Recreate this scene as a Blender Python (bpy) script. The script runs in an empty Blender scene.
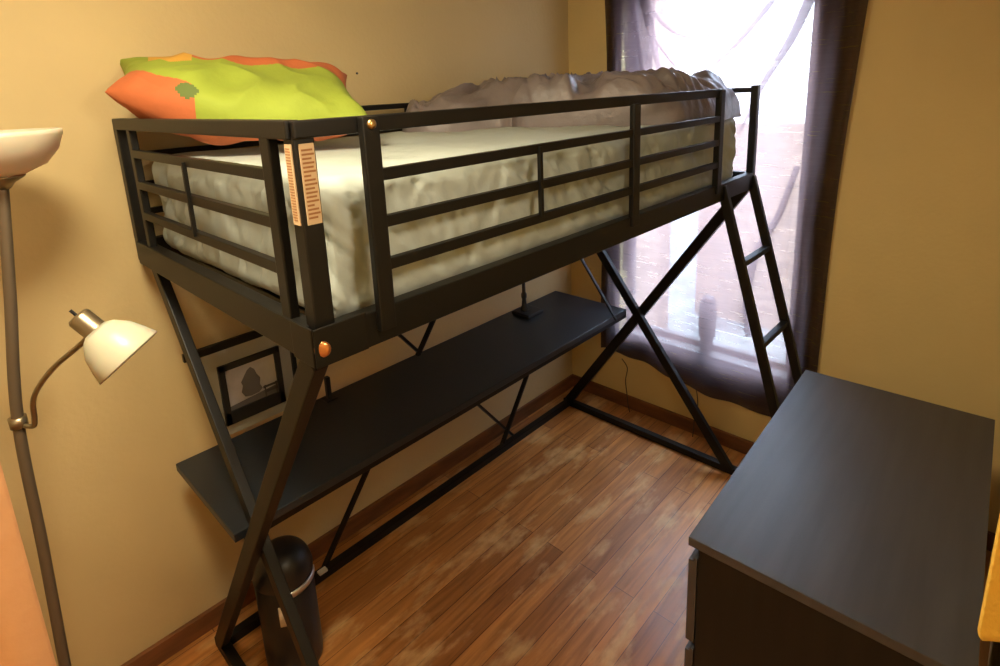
import bpy, bmesh, math, random
from mathutils import Vector, Matrix, noise
random.seed(7)
SC = bpy.context.scene
COL = SC.collection

# ------------------------------------------------------------------ materials
def mat(name, color, rough=0.5, metal=0.0, spec=0.5, var=0.0, vscale=4.0, bump=0.0, bscale=40.0, coat=0.0, stretch=(1,1,1), var2=None):
    m = bpy.data.materials.new(name); m.use_nodes = True
    nt = m.node_tree; b = nt.nodes['Principled BSDF']
    b.inputs['Base Color'].default_value = (*color, 1)
    b.inputs['Roughness'].default_value = rough
    b.inputs['Metallic'].default_value = metal
    b.inputs['Specular IOR Level'].default_value = spec
    b.inputs['Coat Weight'].default_value = coat
    tc = nt.nodes.new('ShaderNodeTexCoord'); mp = nt.nodes.new('ShaderNodeMapping')
    mp.inputs['Scale'].default_value = stretch
    nt.links.new(tc.outputs['Object'], mp.inputs['Vector'])
    if var > 0:
        n = nt.nodes.new('ShaderNodeTexNoise'); n.inputs['Scale'].default_value = vscale; n.inputs['Detail'].default_value = 5
        nt.links.new(mp.outputs['Vector'], n.inputs['Vector'])
        r = nt.nodes.new('ShaderNodeValToRGB')
        c2 = var2 if var2 else tuple(c*(1-var) for c in color)
        c1 = tuple(min(1, c*(1+var*0.5)) for c in color)
        r.color_ramp.elements[0].position = .3; r.color_ramp.elements[0].color = (*c2, 1)
        r.color_ramp.elements[1].position = .7; r.color_ramp.elements[1].color = (*c1, 1)
        nt.links.new(n.outputs['Fac'], r.inputs['Fac']); nt.links.new(r.outputs['Color'], b.inputs['Base Color'])
    if bump > 0:
        n2 = nt.nodes.new('ShaderNodeTexNoise'); n2.inputs['Scale'].default_value = bscale; n2.inputs['Detail'].default_value = 4
        nt.links.new(mp.outputs['Vector'], n2.inputs['Vector'])
        bp = nt.nodes.new('ShaderNodeBump'); bp.inputs['Strength'].default_value = bump; bp.inputs['Distance'].default_value = 0.01
        nt.links.new(n2.outputs['Fac'], bp.inputs['Height']); nt.links.new(bp.outputs['Normal'], b.inputs['Normal'])
    return m

M = {}
M['wall'] = mat('tan_wall_paint', (.61,.47,.235), .75, var=.10, vscale=1.3, bump=.12, bscale=60)
M['wall_back'] = mat('ochre_wall_paint', (.74,.56,.24), .7, var=.10, vscale=1.3, bump=.12, bscale=60)
M['ceiling'] = mat('ceiling_paint', (.75,.68,.55), .85, bump=.1)
M['metal'] = mat('black_bed_metal', (.006,.005,.004), .45, .0, .32, var=.25, vscale=6, bump=.03, bscale=200)
M['desktop'] = mat('charcoal_desk_laminate', (.015,.019,.025), .42, spec=.6, var=.2, vscale=5, bump=.03, bscale=150)
M['dresser'] = mat('black_brown_veneer_lit', (.036,.034,.035), .40, spec=.75, var=.3, vscale=3, bump=.05, bscale=30, stretch=(1,12,12))  # lit copy of the veneer: window sheen on the top lifted into the colour
M['dresser_shaded'] = mat('black_brown_veneer_shaded', (.008,.006,.004), .5, spec=.3, var=.3, vscale=3, bump=.05, bscale=30, stretch=(12,12,1))  # shaded copy of the same veneer: the unlit side darkened in the colour
M['sheet'] = mat('pale_grey_sheet', (.45,.50,.47), .85, var=.06, vscale=5, bump=.35, bscale=18)
M['duvet'] = mat('grey_taupe_comforter', (.20,.165,.165), .42, spec=.6, var=.25, vscale=5, bump=.5, bscale=22)
M['green'] = mat('lime_green_cloth', (.28,.35,.035), .8, var=.12, vscale=7, bump=.3, bscale=25)
M['orange'] = mat('orange_cloth', (.50,.13,.04), .8, var=.15, vscale=7, bump=.3, bscale=25)
M['yellow'] = mat('yellow_cloth', (.62,.33,.05), .8, var=.1, vscale=7, bump=.3, bscale=25)
M['olive'] = mat('dark_green_patch', (.10,.14,.03), .8)
M['brass'] = mat('brushed_brass', (.55,.36,.15), .3, 1.0)
M['copper'] = mat('copper_plug', (.75,.32,.12), .28, .9)
M['nickel'] = mat('antique_nickel', (.36,.30,.20), .35, .9)
M['lamp_pole'] = mat('grey_brown_pole_paint', (.16,.12,.08), .4, .4)
M['shade'] = mat('frosted_white_glass', (.60,.54,.42), .35, spec=.5)
M['shade'].node_tree.nodes['Principled BSDF'].inputs['Subsurface Weight'].default_value = .2
M['bulb'] = mat('white_bulb', (.9,.88,.85), .2)
M['black_plastic'] = mat('black_plastic', (.014,.014,.016), .38, spec=.5, bump=.02)
M['steel'] = mat('brushed_steel', (.75,.75,.75), .3, .9)
M['white_label'] = mat('off_white_label', (.75,.70,.60), .6)
M['sticker'] = mat('beige_warning_label', (.55,.40,.24), .6)
M['ink'] = mat('brown_label_ink', (.28,.12,.04), .7)
M['mount'] = mat('pale_grey_board', (.42,.42,.36), .7, var=.06)
M['frame'] = mat('dark_frame_paint', (.02,.018,.018), .45)
M['photo_sky'] = mat('grey_print', (.62,.60,.64), .5, var=.25, vscale=12)
M['photo_dark'] = mat('dark_print', (.10,.09,.10), .5, var=.3, vscale=25)
M['photo_mid'] = mat('mid_grey_print', (.17,.16,.17), .5)
M['dimmed_white_paint'] = mat('dimmed_window_paint', (.22,.19,.17), .6)  # white paint darkened to hold down lamp light on the sill and frame
M['peach'] = mat('peach_cloth', (.80,.42,.20), .85, var=.08, vscale=3, bump=.2, bscale=30)
M['yellow_towel'] = mat('ochre_yellow_cloth', (.80,.50,.08), .85, var=.06, vscale=8, bump=.3, bscale=90)
M['grey_cloth'] = mat('pale_grey_cloth', (.42,.38,.30), .85)
M['cord'] = mat('dark_cord', (.05,.04,.03), .5)
M['base_wood'] = mat('brown_baseboard_wood', (.20,.075,.025), .45, var=.4, vscale=5, stretch=(1,1,6), bump=.1)
M['siding'] = mat('weathered_tan_fence', (.46,.31,.22), .8, var=.3, vscale=4, stretch=(1,1,6))
M['ground'] = mat('pale_ground', (.45,.42,.38), .9, var=.3)
M['bottle'] = mat('dark_bottle_plastic', (.02,.015,.015), .3)

def curtain_material(name='sheer_plum_curtain'):
    m = bpy.data.materials.new(name); m.use_nodes = True
    nt = m.node_tree; nt.nodes.clear()
    out = nt.nodes.new('ShaderNodeOutputMaterial')
    tr = nt.nodes.new('ShaderNodeBsdfTransparent'); tr.inputs['Color'].default_value = (.66,.69,.74,1)
    tl = nt.nodes.new('ShaderNodeBsdfTranslucent'); tl.inputs['Color'].default_value = (.20,.14,.15,1)
    df = nt.nodes.new('ShaderNodeBsdfDiffuse'); df.inputs['Color'].default_value = (.022,.013,.015,1)
    a = nt.nodes.new('ShaderNodeMixShader'); b = nt.nodes.new('ShaderNodeMixShader')
    tc = nt.nodes.new('ShaderNodeTexCoord')
    mp = nt.nodes.new('ShaderNodeMapping'); mp.inputs['Scale'].default_value = (1, 6, 90)
    n = nt.nodes.new('ShaderNodeTexNoise'); n.inputs['Scale'].default_value = 1.6; n.inputs['Detail'].default_value = 4
    nt.links.new(tc.outputs['Object'], mp.inputs['Vector']); nt.links.new(mp.outputs['Vector'], n.inputs['Vector'])
    mr = nt.nodes.new('ShaderNodeMapRange'); mr.inputs['From Min'].default_value = .3; mr.inputs['From Max'].default_value = .7
    mr.inputs['To Min'].default_value = .14; mr.inputs['To Max'].default_value = .30
    nt.links.new(n.outputs['Fac'], mr.inputs['Value'])
    a.inputs['Fac'].default_value = .5
    nt.links.new(df.outputs[0], a.inputs[1]); nt.links.new(tl.outputs[0], a.inputs[2])
    nt.links.new(mr.outputs['Result'], b.inputs['Fac'])
    nt.links.new(a.outputs[0], b.inputs[1]); nt.links.new(tr.outputs[0], b.inputs[2])
    nt.links.new(b.outputs[0], out.inputs['Surface'])
    return m
M['curtain'] = curtain_material()

def floor_material():
    m = bpy.data.materials.new('worn_pine_floor'); m.use_nodes = True
    nt = m.node_tree; b = nt.nodes['Principled BSDF']; L = nt.links.new; N = nt.nodes.new
    tc = N('ShaderNodeTexCoord')
    br = N('ShaderNodeTexBrick'); br.inputs['Scale'].default_value = 1
    br.inputs['Brick Width'].default_value = 1.7; br.inputs['Row Height'].default_value = .078
    br.inputs['Mortar Size'].default_value = .0013; br.inputs['Mortar Smooth'].default_value = .4; br.offset = .37
    br.inputs['Color1'].default_value = (.58,.25,.065,1); br.inputs['Color2'].default_value = (.36,.14,.035,1)
    br.inputs['Mortar'].default_value = (.07,.022,.008,1)
    L(tc.outputs['Object'], br.inputs['Vector'])
    mp = N('ShaderNodeMapping'); mp.inputs['Scale'].default_value = (1.2, 16, 1); L(tc.outputs['Object'], mp.inputs['Vector'])
    g = N('ShaderNodeTexNoise'); g.inputs['Scale'].default_value = 3; g.inputs['Detail'].default_value = 7; g.inputs['Distortion'].default_value = .6
    L(mp.outputs['Vector'], g.inputs['Vector'])
    gr = N('ShaderNodeValToRGB'); gr.color_ramp.elements[0].position = .3; gr.color_ramp.elements[0].color = (.66,.60,.55,1)
    gr.color_ramp.elements[1].position = .68; gr.color_ramp.elements[1].color = (1.15,1.1,1.05,1)
    L(g.outputs['Fac'], gr.inputs['Fac'])
    mul = N('ShaderNodeMix'); mul.data_type = 'RGBA'; mul.blend_type = 'MULTIPLY'; mul.inputs['Factor'].default_value = 1
    L(br.outputs['Color'], mul.inputs['A']); L(gr.outputs['Color'], mul.inputs['B'])
    # worn, pale patches
    mp2 = N('ShaderNodeMapping'); mp2.inputs['Scale'].default_value = (1.6, 3.6, 1); L(tc.outputs['Object'], mp2.inputs['Vector'])
    w = N('ShaderNodeTexNoise'); w.inputs['Scale'].default_value = 2.2; w.inputs['Detail'].default_value = 6; w.inputs['Roughness'].default_value = .6
    L(mp2.outputs['Vector'], w.inputs['Vector'])
    wr = N('ShaderNodeValToRGB'); wr.color_ramp.elements[0].position = .52; wr.color_ramp.elements[0].color = (0,0,0,1)
    wr.color_ramp.elements[1].position = .66; wr.color_ramp.elements[1].color = (.55,.55,.55,1)
    L(w.outputs['Fac'], wr.inputs['Fac'])
    mx = N('ShaderNodeMix'); mx.data_type = 'RGBA'; mx.inputs['B'].default_value = (.84,.54,.23,1)
    L(wr.outputs['Color'], mx.inputs['Factor']); L(mul.outputs['Result'], mx.inputs['A'])
    L(mx.outputs['Result'], b.inputs['Base Color'])
    rr = N('ShaderNodeMapRange'); rr.inputs['To Min'].default_value = .22; rr.inputs['To Max'].default_value = .5
    L(w.outputs['Fac'], rr.inputs['Value']); L(rr.outputs['Result'], b.inputs['Roughness'])
    b.inputs['Specular IOR Level'].default_value = .55
    bp = N('ShaderNodeBump'); bp.inputs['Strength'].default_value = .25; bp.inputs['Distance'].default_value = .004
    L(gr.outputs['Color'], bp.inputs['Height']); L(bp.outputs['Normal'], b.inputs['Normal'])
    return m
M['floor'] = floor_material()

# ------------------------------------------------------------------ mesh helpers
def obj(name, bm, material, parent=None, smooth=False, world=True):
    me = bpy.data.meshes.new(name); bm.normal_update(); bm.to_mesh(me); bm.free()
    mats = material if isinstance(material, (list, tuple)) else [material]
    for m in mats: me.materials.append(m)
    if smooth:
        for p in me.polygons: p.use_smooth = True
    o = bpy.data.objects.new(name, me); COL.objects.link(o)
    if parent is not None:
        o.parent = parent
        # geometry is given in world coordinates: move it into the parent's frame
        me.transform(world_of(parent).inverted())
    return o
def world_of(o):
    m = o.matrix_basis.copy()
    p = o.parent
    while p: m = p.matrix_basis @ m; p = p.parent
    return m
def thing(name, label, cat, loc, group=None):
    o = bpy.data.objects.new(name, None); COL.objects.link(o)
    o.location = loc; o['label'] = label; o['category'] = cat; o.empty_display_size = .05
    if group: o['group'] = group
    return o
def tag(o, label, cat):
    o['label'] = label; o['category'] = cat; return o
def struct(name, bm, m, parent=None, smooth=False):
    o = obj(name, bm, m, parent, smooth)
    if parent is None: o['kind'] = 'structure'
    return o
def add_box(bm, lo, hi, bevel=0.0, mtx=None, seg=2):
    lo = Vector(lo); hi = Vector(hi); c = (lo+hi)/2; s = hi-lo
    r = bmesh.ops.create_cube(bm, size=1)
    vs = r['verts']
    for v in vs: v.co = Vector((v.co.x*s.x, v.co.y*s.y, v.co.z*s.z)) + c
    if bevel > 0:
        es = list({e for v in vs for e in v.link_edges})
        rb = bmesh.ops.bevel(bm, geom=es, offset=bevel, segments=seg, affect='EDGES', profile=.6)
        vs = list({v for f in rb['faces'] for v in f.verts} | {v for v in vs if v.is_valid})
    if mtx is not None:
        for v in vs: v.co = mtx @ v.co
    return vs
def box(lo, hi, bevel=0.0):
    bm = bmesh.new(); add_box(bm, lo, hi, bevel); return bm
def add_bar(bm, a, b, w, h, bevel=.003, upv=(0,0,1)):
    """rectangular tube from a to b; w across (perpendicular to up), h along up"""
    a = Vector(a); b = Vector(b); d = b-a; L = d.length; d.normalize()
    upv = Vector(upv)
    s = d.cross(upv)
    if s.length < 1e-4: s = d.cross(Vector((1,0,0)))
    s.normalize(); u = s.cross(d).normalized()
    mtx = Matrix((( d.x, s.x, u.x, a.x),(d.y, s.y, u.y, a.y),(d.z, s.z, u.z, a.z),(0,0,0,1)))
    add_box(bm, (0,-w/2,-h/2), (L,w/2,h/2), bevel, mtx)
def bar(a, b, w, h, bevel=.003, upv=(0,0,1)):
    bm = bmesh.new(); add_bar(bm, a, b, w, h, bevel, upv); return bm
def smoothpath(pts, n=6):
    P = [Vector(p) for p in pts]; out = []
    for i in range(len(P)-1):
        p0 = P[max(i-1,0)]; p1 = P[i]; p2 = P[i+1]; p3 = P[min(i+2,len(P)-1)]
        for k in range(n):
            t = k/n
            out.append(.5*((2*p1)+(-p0+p2)*t+(2*p0-5*p1+4*p2-p3)*t*t+(-p0+3*p1-3*p2+p3)*t**3))
    out.append(P[-1]); return out
def add_tube(bm, pts, r, seg=12):
    pts = [Vector(p) for p in pts]; rings = []
    n0 = None
    for i, p in enumerate(pts):
        d = (pts[min(i+1,len(pts)-1)]-pts[max(i-1,0)]).normalized()
        if n0 is None:
            n0 = d.cross(Vector((0,0,1)))
            if n0.length < .01: n0 = d.cross(Vector((1,0,0)))
        n0 = (n0 - d*n0.dot(d)).normalized(); b = d.cross(n0)
        rad = r[i] if isinstance(r, (list,tuple)) else r
        rings.append([bm.verts.new(p+(n0*math.cos(2*math.pi*k/seg)+b*math.sin(2*math.pi*k/seg))*rad) for k in range(seg)])
    for A,B in zip(rings, rings[1:]):
        for k in range(seg): bm.faces.new((A[k],A[(k+1)%seg],B[(k+1)%seg],B[k]))
    bm.faces.new(list(reversed(rings[0]))); bm.faces.new(rings[-1])
def tube(pts, r, seg=12):
    bm = bmesh.new(); add_tube(bm, pts, r, seg); return bm
def add_lathe(bm, prof, origin=(0,0,0), axis=(0,0,1), seg=40, close=False):
    """prof: list of (radius, height)"""
    q = Vector((0,0,1)).rotation_difference(Vector(axis).normalized()); o = Vector(origin); rings = []
    for r, h in prof:
        if r < 1e-5: rings.append([bm.verts.new(o+q@Vector((0,0,h)))])
        else: rings.append([bm.verts.new(o+q@Vector((r*math.cos(2*math.pi*k/seg), r*math.sin(2*math.pi*k/seg), h))) for k in range(seg)])
    pairs = list(zip(rings, rings[1:]))
    if close: pairs.append((rings[-1], rings[0]))
    for A,B in pairs:
        for k in range(seg):
            a1, a2 = A[k%len(A)], A[(k+1)%len(A)]; b1, b2 = B[k%len(B)], B[(k+1)%len(B)]
            f = []
            for v in (a1,a2,b2,b1):
                if v not in f: f.append(v)
            if len(f) > 2:
                try: bm.faces.new(f)
                except ValueError: pass
def lathe(prof, origin=(0,0,0), axis=(0,0,1), seg=40, close=False):
    bm = bmesh.new(); add_lathe(bm, prof, origin, axis, seg, close); return bm
def rounded_box(lo, hi, r, step, fn=None):
    lo = Vector(lo); hi = Vector(hi); c = (lo+hi)/2; h = (hi-lo)/2
    bm = bmesh.new(); n = [max(2, int(round(2*h[i]/step))) for i in range(3)]
    for ax in range(3):
        u, v = [(1,2),(2,0),(0,1)][ax]
        for sgn in (-1,1):
            g = []
            for i in range(n[u]+1):
                row = []
                for j in range(n[v]+1):
                    p = Vector((0,0,0)); p[ax] = sgn*h[ax]; p[u] = -h[u]+2*h[u]*i/n[u]; p[v] = -h[v]+2*h[v]*j/n[v]
                    q = Vector([max(-(h[k]-r), min(h[k]-r, p[k])) for k in range(3)])
                    d = p-q
                    if d.length > 1e-9: d = d.normalized()*r
                    row.append(bm.verts.new(q+d+c))
                g.append(row)
            for i in range(n[u]):
                for j in range(n[v]):
                    f = (g[i][j], g[i+1][j], g[i+1][j+1], g[i][j+1])
                    bm.faces.new(f if sgn > 0 else tuple(reversed(f)))
    bmesh.ops.remove_doubles(bm, verts=bm.verts, dist=1e-5)
    bm.normal_update()
    if fn:
        new = [(v, fn(v.co.copy(), v.normal.copy())) for v in bm.verts]
        for v, co in new: v.co = co
    return bm
def poly(pts, thick_dir):
    """flat polygon given by its points, extruded by a vector"""
    bm = bmesh.new(); t = Vector(thick_dir)
    A = [bm.verts.new(Vector(p)) for p in pts]; B = [bm.verts.new(Vector(p)+t) for p in pts]
    bm.faces.new(A); bm.faces.new(list(reversed(B)))
    for i in range(len(A)):
        j = (i+1)%len(A); bm.faces.new((A[j],A[i],B[i],B[j]))
    bmesh.ops.recalc_face_normals(bm, faces=bm.faces)
    return bm
def fbm(p, s, o=3):
    v = 0; a = 1
    for k in range(o): v += a*noise.noise(p*s+Vector((k*7.1,k*3.3,k*1.7))); s *= 2; a *= .5
    return v

# ------------------------------------------------------------------ room
YA = 1.045      # long wall behind the bed
XB = 2.15       # window wall
YR = -.93       # wall behind the chest of drawers
XF = -1.45      # wall behind the camera
H = 2.46
T = .12
struct('floor', box((XF-T, YR-T, -.08), (XB+T, YA+T, 0)), M['floor'])
struct('ceiling', box((XF-T, YR-T, H), (XB+T, YA+T, H+.08)), M['ceiling'])
struct('wall_left', box((XF-T, YA, 0), (XB+T, YA+T, H)), M['wall'])
struct('wall_right', box((XF-T, YR-T, 0), (XB+T, YR, H)), M['wall_back'])
struct('wall_front', box((XF-T, YR, 0), (XF, YA, H)), M['wall'])
WY0, WY1, WZ0, WZ1 = -.15, .72, .44, 2.28
bm = bmesh.new()
add_box(bm, (XB, YR, 0), (XB+T, WY0, H)); add_box(bm, (XB, WY1, 0), (XB+T, YA, H))
add_box(bm, (XB, WY0, 0), (XB+T, WY1, WZ0)); add_box(bm, (XB, WY0, WZ1), (XB+T, WY1, H))
struct('wall_back', bm, M['wall_back'])
struct('baseboard_left', box((XF, YA-.016, 0), (XB, YA, .075), .004), M['base_wood'])
struct('baseboard_back', box((XB-.016, YR, 0), (XB, YA-.016, .075), .004), M['base_wood'])
# window: sash frame, panes and sill in the opening
bm = bmesh.new()
for a,b in (((XB+.03,WY0,WZ0),(XB+.08,WY0+.035,WZ1)), ((XB+.03,WY1-.035,WZ0),(XB+.08,WY1,WZ1)),
            ((XB+.03,WY0,WZ0),(XB+.08,WY1,WZ0+.04)), ((XB+.03,WY0,WZ1-.04),(XB+.08,WY1,WZ1))):
    add_box(bm, (a[0]+.05,a[1],a[2]), (b[0]+.035,b[1],b[2]), .003)
win = struct('window_1', bm, M['dimmed_white_paint'])
glass = bpy.data.materials.new('window_glass'); glass.use_nodes = True
nt = glass.node_tree; nt.nodes.clear()
o_ = nt.nodes.new('ShaderNodeOutputMaterial'); t_ = nt.nodes.new('ShaderNodeBsdfTransparent'); g_ = nt.nodes.new('ShaderNodeBsdfGlossy')
g_.inputs['Roughness'].default_value = .02; x_ = nt.nodes.new('ShaderNodeMixShader'); x_.inputs['Fac'].default_value = .05
nt.links.new(t_.outputs[0], x_.inputs[1]); nt.links.new(g_.outputs[0], x_.inputs[2]); nt.links.new(x_.outputs[0], o_.inputs['Surface'])
bm = box((XB+.096, WY0+.03, WZ0+.035), (XB+.100, WY1-.03, WZ1-.035))
obj('pane', bm, glass, win)
obj('window_sill', box((XB+.001, WY0+.001, WZ0), (XB+.079, WY1-.001, WZ0+.012), .003), M['dimmed_white_paint'], win)

# ------------------------------------------------------------------ outside
fence = bmesh.new()
for k in range(11):
    add_box(fence, (4.6, -3.2, -.40+k*.165), (4.63+.012*(k%2), 1.37, -.234+k*.165))
for y in (-3,-1.9,-.8,.25,1.26): add_box(fence, (4.632, y, -.418), (4.71, y+.09, 1.50), .004)
fo = obj('garden_fence', fence, M['siding']); tag(fo, 'weathered tan plank fence outside, blurred behind the sheer curtain', 'fence')
hw = obj('neighbour_house', box((3.9,1.40,-.419),(4.12,3.4,3.6),.01), M['siding']); tag(hw,'tan sided house wall outside, faint through the left of the curtain','house')
struct('ground', box((XB+T+.01, -5, -.5), (9, 6, -.42)), M['ground'])['label'] = 'pale ground outside the window'

# ------------------------------------------------------------------ curtain
def curtain_surface():
    bm = bmesh.new(); ny, nz = 150, 150; y0, y1 = .80, -.315; g = []
    for i in range(ny+1):
        row = []
        t = i/ny
        for j in range(nz+1):
            s = j/nz
            zb = .325 - .10*t + .012*math.sin(t*9)+.006*math.sin(t*31)
            if t > .86: zb += (t-.86)*.35
            z = zb + (2.36-zb)*s
            y = y0 + (y1-y0)*t + .012*math.sin(z*3+t*4)
            if t < .1: y += .012*(1-s)
            if t > .8: y += (t-.8)/.2*(.07*(1-s)**1.3 - .01)
            a = .012*math.sin(t*34+z*.8)*(.4+.6*s)
            a += .016*math.sin(7*(t*1.3 - s*1.1)+2.0*math.sin(s*3))
            a += .02*fbm(Vector((0,y*1.6,z*1.1)), 1.6, 3)
            edge = .022*math.sin(t*75)*(max(0, t-.82)/.18 + max(0,.09-t)/.09)
            row.append(bm.verts.new((2.122+a*.45+edge*.45, y, z)))
        g.append(row)
    for i in range(ny):
        for j in range(nz): bm.faces.new((g[i][j],g[i+1][j],g[i+1][j+1],g[i][j+1]))
    # folded-over pleats of the same cloth: narrow doubled layers gathered from the rod
    def pleat(path, widths, off):
        P = smoothpath([(0,)+p for p in path], 10); n = len(P); prev = None
        for layer in range(1):
            prev = None
            for i, p in enumerate(P):
                d = (P[min(i+1,n-1)]-P[max(i-1,0)]); d.normalize(); nn = Vector((0, -d.z, d.y))
                w = widths[0]+(widths[1]-widths[0])*i/(n-1)
                row = []
                for k in range(7):
                    u = k/6*2-1
                    q = p+nn*(w*u)
                    row.append(bm.verts.new((2.168+.012*(1-u*u)-.2*off, q.y, q.z)))
                if prev:
                    for k in range(6): bm.faces.new((prev[k],prev[k+1],row[k+1],row[k]))
                prev = row
    pleat([(-.13,2.12),(-.06,1.94),(.03,1.78),(.09,1.64),(.13,1.55)], (.022,.004), .035)
    pleat([(-.02,2.15),(.10,2.0),(.22,1.88),(.36,1.80),(.5,1.77)], (.014,.003), .04)
    pleat([(.62,2.2),(.5,2.05),(.36,1.98),(.2,2.0)], (.012,.003), .042)
    pleat([(.70,2.36),(.66,2.1),(.62,1.9),(.60,1.7),(.60,1.4)], (.016,.006), .045)
    pleat([(.66,2.36),(.60,2.15),(.545,1.95),(.51,1.8)], (.03,.01), .05)
    pleat([(.56,2.0),(.44,1.86),(.32,1.74),(.2,1.68)], (.006,.002), .04)
    pleat([(-.12,1.42),(-.06,1.2),(.02,1.02),(.05,.80),(.03,.6)], (.012,.02), .04)
    # second layer where the left side is gathered double
    pleat([(.64,2.36),(.635,2.0),(.63,1.7),(.66,1.2),(.68,.8)], (.10,.03), .028)
    return bm
cu = obj('curtain', curtain_surface(), M['curtain'], smooth=True)
tag(cu, 'thin plum curtain over the window, glowing bluish white where daylight comes through', 'curtain')
# dark bottle on the sill, seen in silhouette
b = obj('bottle', lathe([(0,0),(.026,0),(.030,.006),(.031,.07),(.040,.085),(.0415,.11),(.0415,.235),(.038,.265),(.030,.285),(.018,.294),(0,.296)], (2.195,.245,WZ0+.0125)), M['bottle'], smooth=True)
tag(b, 'dark bottle silhouetted through the curtain on the window sill', 'bottle')

# ------------------------------------------------------------------ loft bed
L, W, ZB, ZT, YF = 1.977, 1.0, 1.385, 1.756, .93
bed = thing('loft_bed', 'black metal loft bed with crossed legs, guard rails and built-in desk top', 'bed', (0,0,0))
m = M['metal']
def part(name, bm, mm=m, parent=bed, smooth=False): return obj(name, bm, mm, parent, smooth)
part('side_rail', bar((0,0,ZB-.004),(L,0,ZB-.004),.03,.066))
part('side_rail', bar((0,W,ZB),(L,W,ZB),.03,.056))
part('end_rail', bar((0,.015,ZB-.003),(0,W-.015,ZB-.003),.03,.066))
part('end_rail', bar((L,.015,ZB),(L,W-.015,ZB),.03,.056))
# slat platform under the mattress
bm = bmesh.new()
for k in range(13): add_box(bm, (.07+k*.15, .016, ZB-.025), (.12+k*.15, W-.016, ZB-.008), .002)
part('mattress_slats', bm)
# corner posts
cp = part('corner_post', box((-.006,-.008,ZB-.03),(.030,.026,ZT), .003))
part('corner_post', box((-.012,W-.028,ZB-.03),(.022,W+.006,ZT), .003))
part('corner_post', box((L-.026,-.014,ZB-.03),(L+.004,.014,ZT+.006), .003))
part('corner_post', box((L-.03,W-.02,ZB-.03),(L,W+.01,ZT), .003))
# sticker wrapped round the front corner post
st = obj('warning_label', box((.001,-.0105,1.592),(.0265,-.0080,1.722),.0004), M['sticker'], cp)
st['label'] = 'beige paper label with lines of tiny brown print'
bm = bmesh.new()
z = 1.712; k = 0
while z > 1.602:
    w = [.019,.021,.016,.020,.018,.021,.012][k%7]
    add_box(bm, (.0035,-.0112,z-.0016),(.0035+w,-.0104,z+.0016)); z -= .0068; k += 1
obj('label_print', bm, M['ink'], cp)
obj('warning_label', box((-.0085,-.001,1.592),(-.0060,.020,1.722),.0004), M['sticker'], cp)
bm = bmesh.new()
z = 1.715
while z > 1.598: add_box(bm, (-.0092,.003,z-.0008),(-.0084,.017,z+.0008)); z -= .0046
obj('label_print', bm, M['ink'], cp)
# front guard
GX = [.131, 1.009, 1.600]
def guard_front():
    part('guard_top_rail', bar((-.006,-.002,ZT-.012),(GX[2]+.02,-.002,ZT-.012),.024,.028))
    part('guard_post', box((GX[0]-.024,-.030,ZB-.01),(GX[0]+.010,-.014,ZT+.001),.003))
    part('guard_post', box((GX[1]-.018,-.024,ZB),(GX[1]+.018,-.008,ZT-.02),.003))
    part('guard_post', box((GX[2]-.016,-.022,ZB),(GX[2]+.018,0,ZT),.003))
    for z in (1.655,1.571,1.492):
        part('guard_rail', bar((GX[0]+.015,-.012,z),(GX[1]-.01,-.012,z),.016,.021,.002))
        part('guard_rail', bar((GX[1]+.01,-.012,z),(GX[2]-.01,-.012,z),.016,.021,.002))
    part('spindle', bar((.577,-.022,1.497),(.577,-.022,1.66),.010,.010,.001,(1,0,0)))
guard_front()
# head guard
part('guard_top_rail', bar((0,0,ZT-.012),(0,W,ZT-.012),.026,.030))
part('guard_post', box((-.012,.068,ZB),(.006,.102,ZT-.02),.003))
part('guard_post', box((-.010,.865,ZB),(.008,.893,ZT-.02),.003))
for z in (1.668,1.585,1.502): part('guard_rail', bar((-.003,.09,z),(-.003,.875,z),.015,.021,.002))
part('spindle', bar((-.012,.487,1.503),(-.012,.487,1.668),.009,.009,.001,(1,0,0)))
# wall-side guard
part('guard_top_rail', bar((0,W-.005,ZT-.012),(L,W-.005,ZT-.012),.02,.020))
for x in (1.0,): part('guard_post', box((x-.012,W-.018,ZB),(x+.012,W+.002,ZT-.02),.002))
for z in (1.655,1.571,1.492): part('guard_rail', bar((.01,W,z),(L-.02,W,z),.014,.018,.002))
# foot guard
part('guard_top_rail', bar((L-.012,0,ZT-.012),(L-.012,W,ZT-.012),.018,.020))
# bolts
for p, ax, r, mm in (((GX[0]-.007,-.030,ZT-.012),(0,-1,0),.0085,'brass'), ((-.004,-.016,ZB-.004),(-.55,-.8,0),.0145,'copper')):
    part('bolt' if r < .010 else 'bolt_cap', lathe([(r,0),(r,.003),(r*.7,.006),(r*.3,.007),(0,.0072)], p, ax, 20), M[mm], smooth=True)
part('corner_bracket', box((-.018,-.019,ZB-.036),(.085,-.0145,ZB+.034),.002))
part('corner_bracket', box((-.0195,-.012,ZB-.036),(-.0148,.06,ZB+.034),.002))
# crossed end legs: each plane x = const
def xend(x, s):
    part('leg', bar((x-.003*s,.014,ZB-.030),(x-.003*s,YF,.03),.028,.046,.003,(0,1,.67)))
    part('leg', bar((x+.025*s,W,ZB-.02),(x+.025*s,0.0,.03),.026,.042,.003,(0,-1,.67)))
    part('floor_bar', bar((x,-.05,.018),(x,YF+.03,.018),.032,.034))
xend(0,1); xend(L-.02,-1)
part('floor_bar', bar((.0,YF,.018),(L,YF,.018),.032,.034))
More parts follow.
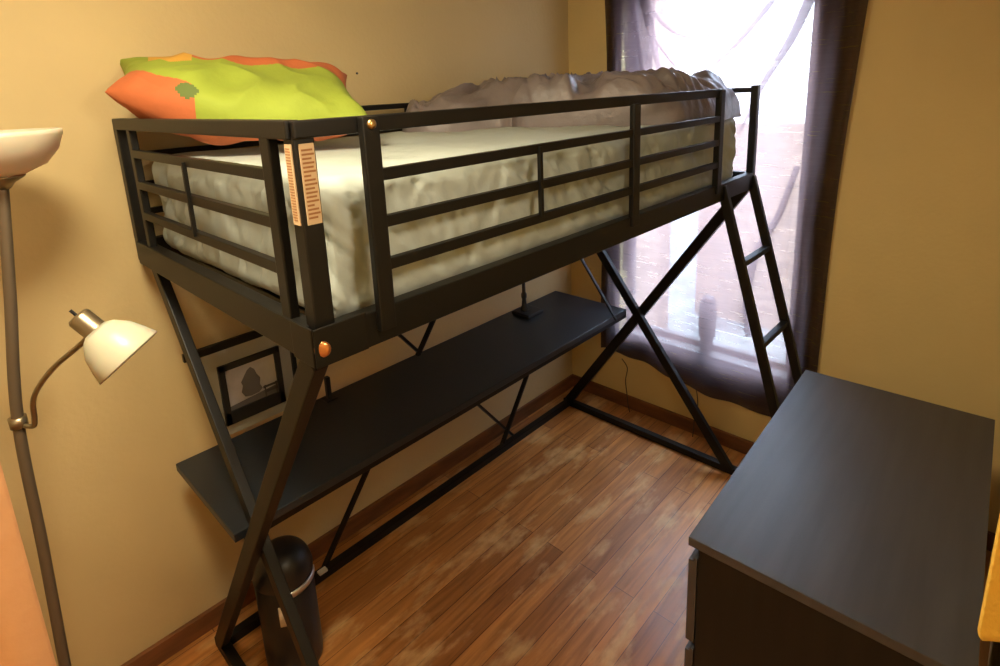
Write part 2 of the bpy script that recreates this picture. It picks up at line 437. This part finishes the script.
# flat braces on the wall side
YB = .945
part('brace', bar((.385,YB,.02),(1.42,YB,ZB-.02),.012,.022,.002,(0,1,0)))
part('brace', bar((1.50,YB+.013,.02),(.40,YB+.013,ZB-.02),.012,.022,.002,(0,1,0)))
part('brace', bar((1.40,YB,.02),(1.86,YB,.68),.012,.022,.002,(0,1,0)))
part('brace', bar((0.035,.93,1.047),(.37,.93,1.047),.014,.026,.002))
part('brace', bar((.372,.93,.712),(.372,.93,1.06),.014,.014,.002,(1,0,0)))
part('desk_strut', bar((1.76,.50,.70),(1.76,.985,1.36),.010,.014,.002,(1,0,0)))
# desk top
part('desk_top', box((-.03,.520,.686),(1.885,.958,.711),.003), M['desktop'])
part('desk_rail', bar((0.0,.54,.672),(1.9,.54,.672),.02,.024))
# ladder on the open stretch of the front rail
lad = part('ladder', bar((1.672,-.004,1.40),(1.672,-.405,.0),.034,.024,.003,(1,0,0)))
obj('ladder_rail', bar((1.962,-.004,1.40),(1.962,-.405,.0),.034,.024,.003,(1,0,0)), m, lad)
for z in (1.108,.800,.49,.19):
    y = -.004-.401*(1.40-z)/1.40
    obj('rung', bar((1.672,y,z),(1.962,y,z),.026,.022,.003), m, lad)

# ------------------------------------------------------------------ mattress
def matt(co, n):
    p = co.copy()
    side = 1-abs(n.z)
    top = max(0, n.z)
    h = (co.z-1.40)/.24
    d = 0
    # gathered diagonal creases on the sides
    if abs(n.y) > .5: u = co.x
    else: u = co.y
    sl = .9 if abs(n.y) > .5 else .35
    q = Vector((u, co.z, 0)); wob = noise.noise(q*6)*.05
    for fr_, sk, am, off in ((7, sl, .016, 1.3), (12, -sl*.6, .010, 4.1), (21, sl*1.3, .008, 7.7), (34, sl*.4, .005, 9.2)):
        v_ = noise.noise(Vector(((u+(co.z-1.4)*sk+wob)*fr_, (co.z+u*.3)*2.2, off)))
        mask = .35+.65*max(0, min(1, noise.noise(Vector((u*3.1, co.z*5, off+3)))*2+.5))
        d -= side*am*mask*max(0, 1-abs(v_)/.16)
        d += side*am*.35*v_
    if abs(n.x) > .5: d *= 1.5
    d += side*.006
    d += .006*fbm(co, 5, 3)
    if top > .5: d += .004*noise.noise(Vector((co.x*4, co.y*14, 0)))
    # sag of the side towards the bottom edge
    d -= side*.012
    return p + n*d
mt = obj('mattress', rounded_box((.035,.030,1.379),(1.925,.970,1.650), .050, .010, matt), M['sheet'], smooth=True)
tag(mt, 'mattress in a wrinkled pale grey-green sheet on the loft bed', 'mattress')

# ------------------------------------------------------------------ comforter
def comforter():
    bm = bmesh.new(); nx, ny = 170, 140; top = {}; 
    for i in range(nx+1):
        for j in range(ny+1):
            u = i/nx; v = j/ny
            # outline of the heap
            x0 = .98 + .10*math.sin(v*5+1) - .12*(1-v)**2*0 + .12*max(0,.45-v)
            x1 = 1.955 + .012*math.sin(v*13)
            x = x0 + (x1-x0)*u
            tq = max(0, min(1, (1.46-x)/.34)); tq = tq*tq*(3-2*tq)
            y0 = .038 + (.010*math.sin(x*14)) + .52*tq + .05*math.sin(x*11)*tq
            y1 = .965
            y = y0 + (y1-y0)*v
            e = min(u*(x1-x0), (1-u)*(x1-x0)*1.1, v*(y1-y0)*1.4, (1-v)*(y1-y0)*1.2)
            prof = math.sqrt(max(0, 1-(1-min(1, e/.15))**2))*.9 + .1*min(1,e/.15)
            p = Vector((x,y,0))
            w = Vector((x+.25*noise.noise(p*3.1), y+.25*noise.noise(p*3.1+Vector((9,9,9))), 0))
            r1 = 1-abs(noise.noise(w*5.2))*2.2
            r2 = 1-abs(noise.noise(w*11+Vector((3,1,0))))*2.2
            h = .100 + .046*r1 + .030*r2 + .03*noise.noise(p*2.3) + .008*noise.noise(w*30)
            h *= (.92+.20*min(1,(x-.8)/.5))
            z = 1.648 + prof*h
            top[i,j] = bm.verts.new((x, y, z))
    bot = {}
    for i in range(nx+1):
        for j in range(ny+1):
            if i in (0,nx) or j in (0,ny):
                c = top[i,j].co; bot[i,j] = bm.verts.new((c.x, c.y, 1.640))
    for i in range(nx):
        for j in range(ny): bm.faces.new((top[i,j],top[i+1,j],top[i+1,j+1],top[i,j+1]))
    for i in range(nx):
        for j in (0,ny):
            f=(top[i,j],bot[i,j],bot[i+1,j],top[i+1,j]); bm.faces.new(f if j==0 else tuple(reversed(f)))
    for j in range(ny):
        for i in (0,nx):
            f=(top[i,j],top[i,j+1],bot[i,j+1],bot[i,j]); bm.faces.new(f if i==0 else tuple(reversed(f)))
    return bm
cf = obj('comforter', comforter(), M['duvet'], smooth=True)
tag(cf, 'crumpled grey-taupe comforter heaped at the window end of the mattress', 'comforter')

# ------------------------------------------------------------------ pillow
def pillow():
    bm = bmesh.new(); n = 120; a, b = .36, .235
    c = Vector((.245,.742,1.79)); a, b = .315, .205
    e1 = Vector((math.cos(math.radians(-22)), math.sin(math.radians(-22)), -.07)).normalized()
    hh = Vector((-e1.y, e1.x, 0)).normalized(); kk = e1.cross(hh).normalized()
    e2 = (hh*math.cos(math.radians(20)) + kk*math.sin(math.radians(20))).normalized()
    e3 = e1.cross(e2)
    rot = Matrix(((e1.x,e2.x,e3.x),(e1.y,e2.y,e3.y),(e1.z,e2.z,e3.z)))
    G = {}
    for s in (1,-1):
        for i in range(n+1):
            for j in range(n+1):
                u = i/n*2-1; v = j/n*2-1
                if s == -1 and (i in (0,n) or j in (0,n)): G[s,i,j] = G[1,i,j]; continue
                pin = 1-.09*(1-abs(u)**2)*abs(v)**3 ; pin2 = 1-.09*(1-abs(v)**2)*abs(u)**3
                x = u*a*pin2; y = v*b*pin
                t = ((1-u**4)*(1-v**4))**.55
                lf = max(0,-u)**2; y = y*(1-.38*lf) + .115*lf
                z = s*.078*t
                q = Vector((x,y,z))
                z += .014*t**.5*(1-abs(noise.noise(Vector((x*7,y*7,s*3))))*2.4) + .012*noise.noise(q*9)
                # corners curl up
                z += .03*(max(0,abs(u)+abs(v)-1.35))*1.2
                G[s,i,j] = bm.verts.new(c+rot@Vector((x,y,z)))
    for s in (1,-1):
        for i in range(n):
            for j in range(n):
                f = (G[s,i,j],G[s,i+1,j],G[s,i+1,j+1],G[s,i,j+1])
                f = bm.faces.new(f if s == 1 else tuple(reversed(f)))
                u = (i+.5)/n*2-1; v = (j+.5)/n*2-1
                uu = u+.06*math.sin(v*5); vv = v+.08*math.sin(u*4+1)
                k = 0
                if s == 1:
                    if v > .38 - .10*u + .05*math.sin(u*9): k = 1
                    if -.75 < u < -.38 and v > .10+abs(u+.55)*1.2: k = 2
                    if u < -.75 and v > -.2: k = 0
                    if u < -.35 and v < -.70 + (-.35-u)*.75 : k = 1
                    if (u+.40)**2/.006+(v+.80)**2/.012 < 1: k = 3
                else:
                    k = 1
                f.material_index = k
    return bm
pl = obj('pillow', pillow(), [M['green'], M['orange'], M['yellow'], M['olive']], smooth=True)
tag(pl, 'lime green and orange pillow propped at the head of the loft bed', 'pillow')

# ------------------------------------------------------------------ things on the desk
pic = thing('framed_picture', 'dark-framed grey landscape print on a pale board leaning behind the desk', 'picture', (.245,.985,.7115))
Yp = .978
obj('backing_board', poly([(.088,Yp,1.012),(.372,Yp,1.012),(.404,Yp,.965),(.404,Yp,.765),(.36,Yp,.712),(.118,Yp,.712)], (0,.012,0)), M['mount'], pic)
fx0, fx1, fz0, fz1 = .137,.342,.752,.962
bm = bmesh.new(); tt = .020
for lo, hi in (((fx0,Yp-.014,fz0),(fx1,Yp-.001,fz0+.045)), ((fx0,Yp-.014,fz1-tt),(fx1,Yp-.001,fz1)), ((fx0,Yp-.014,fz0),(fx0+tt,Yp-.001,fz1)), ((fx1-tt,Yp-.014,fz0),(fx1,Yp-.001,fz1))):
    add_box(bm, lo, hi, .002)
fr = obj('frame', bm, M['frame'], pic)
pr_ = obj('print', box((fx0+.015,Yp-.006,fz0+.04),(fx1-.015,Yp-.002,fz1-.015)), M['photo_sky'], pic)
yy = Yp-.0065
obj('printed_shore', poly([(fx0+.02,yy,fz0+.045),(fx1-.02,yy,fz0+.045),(fx1-.02,yy,fz0+.075),(fx0+.11,yy,fz0+.068),(fx0+.02,yy,fz0+.060)],(0,-.0005,0)), M['photo_mid'], pr_)
tree = [(.235,.070),(.215,.075),(.205,.095),(.212,.115),(.208,.130),(.220,.148),(.232,.165),(.244,.172),(.256,.160),(.262,.140),(.272,.122),(.268,.100),(.275,.082),(.262,.072)]
obj('printed_tree', poly([(x-.005,yy-.0006,fz0+z) for x,z in tree],(0,-.0004,0)), M['photo_mid'], pr_)
bm = bmesh.new()
for lo,hi in (((.275,yy-.0018,fz0+.060),(.325,yy-.001,fz0+.070)), ((.272,yy-.0018,fz0+.078),(.322,yy-.001,fz0+.086)), ((.276,yy-.0018,fz0+.045),(.281,yy-.001,fz0+.088)), ((.315,yy-.0018,fz0+.045),(.320,yy-.001,fz0+.088))): add_box(bm, lo, hi)
obj('printed_bench', bm, M['photo_dark'], pr_)

st_ = thing('desk_microphone', 'small black stand with a square base at the far end of the desk top', 'stand', (1.545,.87,.7112))
st_.name = 'desk_stand'
obj('base', box((1.49,.815,.7112),(1.605,.925,.730),.006), M['black_plastic'], st_)
obj('neck', lathe([(0,0),(.022,0),(.020,.012),(.013,.025),(.010,.06),(.014,.068),(.014,.085),(.009,.095),(.007,.20),(0,.202)], (1.535,.88,.7295)), M['black_plastic'], st_, smooth=True)
cl = thing('pen_holder', 'slim black upright holder standing on the desk behind the near leg', 'holder', (.483,.925,.7112))
obj('upright', box((.475,.914,.7112),(.491,.934,.80),.003), M['black_plastic'], cl)
obj('foot', box((.462,.900,.7112),(.506,.940,.717),.002), M['black_plastic'], cl)

# ------------------------------------------------------------------ waste bin
bx, by, bh, brd = .150, .715, .41, .088
bin_ = thing('waste_bin', 'small black pedal bin with a domed lid under the desk', 'bin', (bx,by,0))
obj('body', lathe([(0,.002),(brd-.006,.002),(brd-.002,.010),(brd,.03),(brd,bh-.075),(brd-.003,bh-.072),(0,bh-.072)], (bx,by,0)), M['black_plastic'], bin_, smooth=True)
prof = [(brd+.002,bh-.071),(brd+.003,bh-.055)]+[((brd+.001)*math.cos(a),bh-.055+.085*math.sin(a)) for a in [k*math.pi/2/10 for k in range(1,11)]]
lid = obj('lid', lathe(prof,(bx,by,0)), M['black_plastic'], bin_, smooth=True)
def arc_band(c, r, z0, z1, a0, a1, tilt=0, n=24):
    bm = bmesh.new(); pv = None
    for k in range(n+1):
        a = a0+(a1-a0)*k/n; q=[]
        for rr in (r, r+.0035):
            for z in (z0, z1): q.append(bm.verts.new((c[0]+rr*math.cos(a), c[1]+rr*math.sin(a), z)))
        if pv:
            for i1,i2 in ((0,1),(1,3),(3,2),(2,0)): bm.faces.new((pv[i1],pv[i2],q[i2],q[i1]))
        else: bm.faces.new((q[0],q[2],q[3],q[1]))
        pv = q
    bm.faces.new((pv[0],pv[1],pv[3],pv[2])); bmesh.ops.recalc_face_normals(bm, faces=bm.faces)
    return bm
obj('silver_band', arc_band((bx,by), brd+.001, bh-.098, bh-.078, math.radians(-118), math.radians(-28)), M['steel'], bin_, smooth=True)
obj('label', arc_band((bx,by), brd, bh-.19, bh-.12, math.radians(-130), math.radians(-100)), M['white_label'], bin_, smooth=True)
obj('pedal', box((bx-.06,by-.105,.012),(bx-.01,by-.075,.024),.003), M['steel'], bin_)
tg = obj('paper_tag', box((.352,.908,.0355),(.385,.930,.044),.001), M['white_label'])
tag(tg, 'scrap of white paper on the floor bar beside the bin', 'paper')

# ------------------------------------------------------------------ chest of drawers
dr = thing('chest_of_drawers', 'black-brown chest of drawers with a plain side, foreground right', 'dresser', (.606,-.392,0))
dr.rotation_euler = (0,0,.030)
DW = world_of(dr)
def dpart(name, lo, hi, mm, bev=.002, parent=None):
    bm = bmesh.new(); add_box(bm, lo, hi, bev, DW); return obj(name, bm, mm, parent or dr)
DX, DD, DZ = .955, .487, .814
dpart('top', (0,-DD,DZ-.022), (DX,0,DZ), M['dresser'], .0015)
dpart('side_panel', (.004,-DD,0), (.024,-.022,DZ-.0225), M['dresser_shaded'])
dpart('side_panel', (DX-.024,-DD,0), (DX-.004,-.022,DZ-.0225), M['dresser_shaded'])
dpart('back_panel', (.024,-DD,.02), (DX-.024,-DD+.008,DZ-.023), M['dresser_shaded'])
dpart('plinth', (.024,-.05,0), (DX-.024,-.03,.05), M['dresser_shaded'])
for z0, z1 in ((.535,.768),(.295,.520),(.055,.280)):
    d = dpart('drawer', (.002,-.021,z0), (DX-.002,-.001,z1-.012), M['dresser'], .002)
    dpart('drawer_box', (.04,-DD+.03,z0+.02), (DX-.04,-.022,z1-.05), M['dresser_shaded'], .001, d)
    dpart('drawer_lip', (.002,-.021,z1-.0125), (DX-.002,-.012,z1-.004), M['dresser'], .001, d)

# ------------------------------------------------------------------ floor lamp
lamp = thing('floor_lamp', 'torchiere floor lamp with white glass bowl and bent reading-lamp arm', 'lamp', (-.42,.66,0))
pole = smoothpath([(-.42,.66,.02),(-.395,.692,.488),(-.378,.715,.80),(-.363,.737,1.116),(-.322,.755,1.40),(-.290,.764,1.640)],8)
obj('pole', tube(pole, .0115, 14), M['lamp_pole'], lamp, smooth=True)
obj('base', lathe([(0,0),(.125,0),(.13,.006),(.125,.016),(.04,.026),(.018,.04),(0,.04)],(-.42,.66,0)), M['lamp_pole'], lamp, smooth=True)
bo = (-.290,.764,1.628)
obj('bowl_holder', lathe([(0,0),(.013,0),(.022,.012),(.042,.024),(.044,.028),(0,.028)],bo), M['nickel'], lamp, smooth=True)
bp_ = [(.012,.026),(.045,.030),(.085,.048),(.112,.080),(.124,.112),(.1245,.122),(.121,.122),(.119,.112),(.107,.084),(.082,.054),(.044,.036),(.012,.032)]
obj('bowl_shade', lathe(bp_, bo, close=True), M['shade'], lamp, smooth=True)
# reading arm
arm = smoothpath([(-.355,.720,1.105),(-.342,.700,1.106),(-.338,.690,1.125),(-.332,.655,1.19),(-.300,.580,1.265),(-.254,.485,1.335),(-.240,.452,1.362)],7)
obj('clamp', lathe([(.0,-.012),(.017,-.012),(.017,.012),(0,.012)],(-.363,.737,1.112)), M['nickel'], lamp, smooth=True)
obj('arm', tube(arm, .0055, 10), M['nickel'], lamp, smooth=True)
ax = Vector((.42,-.35,-.66)).normalized(); so = Vector((-.243,.452,1.384))
hd = obj('socket', lathe([(0,-.022),(.018,-.022),(.0215,-.016),(.0215,.022),(.0235,.024),(.0235,.030),(0,.030)], so, ax), M['nickel'], lamp, smooth=True)
obj('switch', lathe([(0,0),(.003,0),(.003,.018),(0,.018)], so-ax*.020, (-.5,.2,.8), 8), M['black_plastic'], hd)
sp = [(.022,.020),(.034,.028),(.050,.050),(.060,.078),(.066,.100),(.0655,.1025),(.063,.1005),(.057,.078),(.047,.052),(.032,.033),(.020,.025)]
obj('reading_shade', lathe(sp, so, ax, close=True), M['shade'], lamp, smooth=True)
obj('bulb', lathe([(0,.03),(.014,.032),(.018,.05),(.024,.07),(.020,.086),(.010,.093),(0,.094)], so, ax, 24), M['bulb'], lamp, smooth=True)

# ------------------------------------------------------------------ hanging cloths at the frame edges
def drape(name, p0, p1, z0, z1, amp, waves, mm, label, cat, thick=.004, flare=0.0):
    bm = bmesh.new(); n, k = 60, 60; p0 = Vector(p0); p1 = Vector(p1); d = p1-p0; nn = Vector((-d.y, d.x)).normalized(); g = {}
    for s in (0,1):
        for i in range(n+1):
            for j in range(k+1):
                t = i/n; q = j/k
                w = amp*(math.sin(t*waves*2*math.pi+.5*math.sin(q*3))+.4*math.sin(t*waves*3.7+1+q*2))*(.6+.4*(1-q))
                fl = flare*(1-q)*(-1+t)
                base = p0+d*(t)+nn*(w+s*thick)+d.normalized()*fl
                rnd = .012*max(0,(t-.93)/.07)**2 if z0 > .3 else 0
                z = z0+rnd+(z1-z0-rnd)*q
                g[s,i,j] = bm.verts.new((base.x, base.y, z))
    for s in (0,1):
        for i in range(n):
            for j in range(k):
                f=(g[s,i,j],g[s,i+1,j],g[s,i+1,j+1],g[s,i,j+1]); bm.faces.new(f if s==0 else tuple(reversed(f)))
    for i in range(n):
        for j in (0,k):
            f=(g[0,i,j],g[1,i,j],g[1,i+1,j],g[0,i+1,j]); bm.faces.new(f)
    for j in range(k):
        for i in (0,n):
            f=(g[0,i,j],g[0,i,j+1],g[1,i,j+1],g[1,i,j]); bm.faces.new(f)
    bmesh.ops.recalc_face_normals(bm, faces=bm.faces)
    o = obj(name, bm, mm, smooth=True); tag(o, label, cat); return o
drape('drape', (-.75,.18), (-.4145,.20), .03, 2.1, .010, 3.0, M['peach'], 'peach cloth drape hanging at the left edge beside the floor lamp', 'curtain')
drape('towel', (.30,-.915), (.262,-.858), 1.201, 1.75, .002, 1.0, M['yellow_towel'], 'ochre yellow cloth hanging over the back right corner of the dresser', 'towel')

# ------------------------------------------------------------------ small fixtures
nl = obj('nail', lathe([(0,0),(.004,0),(.004,.004),(.0015,.006),(0,.006)],(.812,YA-.001,1.872),(0,-1,0),10), M['cord']); tag(nl,'small dark nail in the tan wall above the bed','nail')
c1 = obj('power_cord', tube(smoothpath([(2.1465,.700,.285),(2.146,.665,.24),(2.1465,.675,.16),(2.13,.655,.085),(2.115,.64,.04),(2.10,.62,.006)],8), .0025, 8), M['cord'], smooth=True)
tag(c1, 'thin dark cord hanging below the left end of the curtain', 'cord')
c2 = obj('power_cord', tube(smoothpath([(2.1465,.265,.25),(2.146,.255,.17),(2.13,.262,.088),(2.115,.258,.04),(2.10,.255,.006)],8), .0025, 8), M['cord'], smooth=True)
tag(c2, 'thin cord hanging under the middle of the curtain near the crossed leg', 'cord')

# ------------------------------------------------------------------ light
def area(name, loc, target, size, power, color, size_y=None):
    l = bpy.data.lights.new(name, 'AREA'); l.energy = power; l.color = color; l.size = size
    if size_y: l.shape = 'RECTANGLE'; l.size_y = size_y
    o = bpy.data.objects.new(name, l); COL.objects.link(o); o.location = loc
    o.rotation_euler = (Vector(target)-Vector(loc)).to_track_quat('-Z','Y').to_euler(); return o
area('ceiling_light', (-.30,.02,2.38), (-.15,.2,0), .30, 25, (1.0,.86,.59))
area('added_shadow_light', (.09,-.80,2.02), (.05,.9,1.3), .16, 4.8, (1.0,.84,.60))  # unseen lamp, added to throw the bed's shadow onto the long wall
area('added_warm_fill', (-1.30,-.5,2.1), (.2,.2,1.0), .5, 3.8, (1.0,.82,.55))  # unseen warm fill inside the room, added to brighten the left side
area('window_daylight', (3.5,.35,3.3), (1.6,.2,1.0), 1.6, 480, (.76,.86,1.0), 1.6)

w = bpy.data.worlds.new('sky'); SC.world = w; w.use_nodes = True
nt = w.node_tree; bg = nt.nodes['Background']; bg.inputs['Strength'].default_value = 17.0
tc = nt.nodes.new('ShaderNodeTexCoord'); sx = nt.nodes.new('ShaderNodeSeparateXYZ'); cr = nt.nodes.new('ShaderNodeValToRGB')
nt.links.new(tc.outputs['Generated'], sx.inputs[0]); nt.links.new(sx.outputs['Z'], cr.inputs['Fac'])
cr.color_ramp.elements[0].position = 0; cr.color_ramp.elements[0].color = (.82,.88,.95,1)
cr.color_ramp.elements[1].position = .5; cr.color_ramp.elements[1].color = (.46,.72,1,1)
nt.links.new(cr.outputs['Color'], bg.inputs['Color'])

SC.view_settings.view_transform = 'Standard'
SC.view_settings.look = 'None'
SC.view_settings.exposure = 0.1
SC.cycles.use_denoising = True

# ------------------------------------------------------------------ camera
yaw, pitch, roll, f = .773, -.23, -.045, 565.76
cy, sy, cp_, sp_ = math.cos(yaw), math.sin(yaw), math.cos(pitch), math.sin(pitch)
F = Vector((cy*cp_, sy*cp_, sp_)); R = Vector((sy,-cy,0)); U = R.cross(F)
cr_, sr_ = math.cos(roll), math.sin(roll)
R2 = R*cr_+U*sr_; U2 = -R*sr_+U*cr_
cam = bpy.data.cameras.new('camera'); co = bpy.data.objects.new('camera', cam); COL.objects.link(co)
co.matrix_world = Matrix(((R2.x,U2.x,-F.x,-.427),(R2.y,U2.y,-F.y,-.839),(R2.z,U2.z,-F.z,1.792),(0,0,0,1)))
cam.sensor_width = 36; cam.lens = f/1000*36; cam.shift_x = .008; cam.shift_y = -.1112; cam.clip_start = .01
SC.camera = co
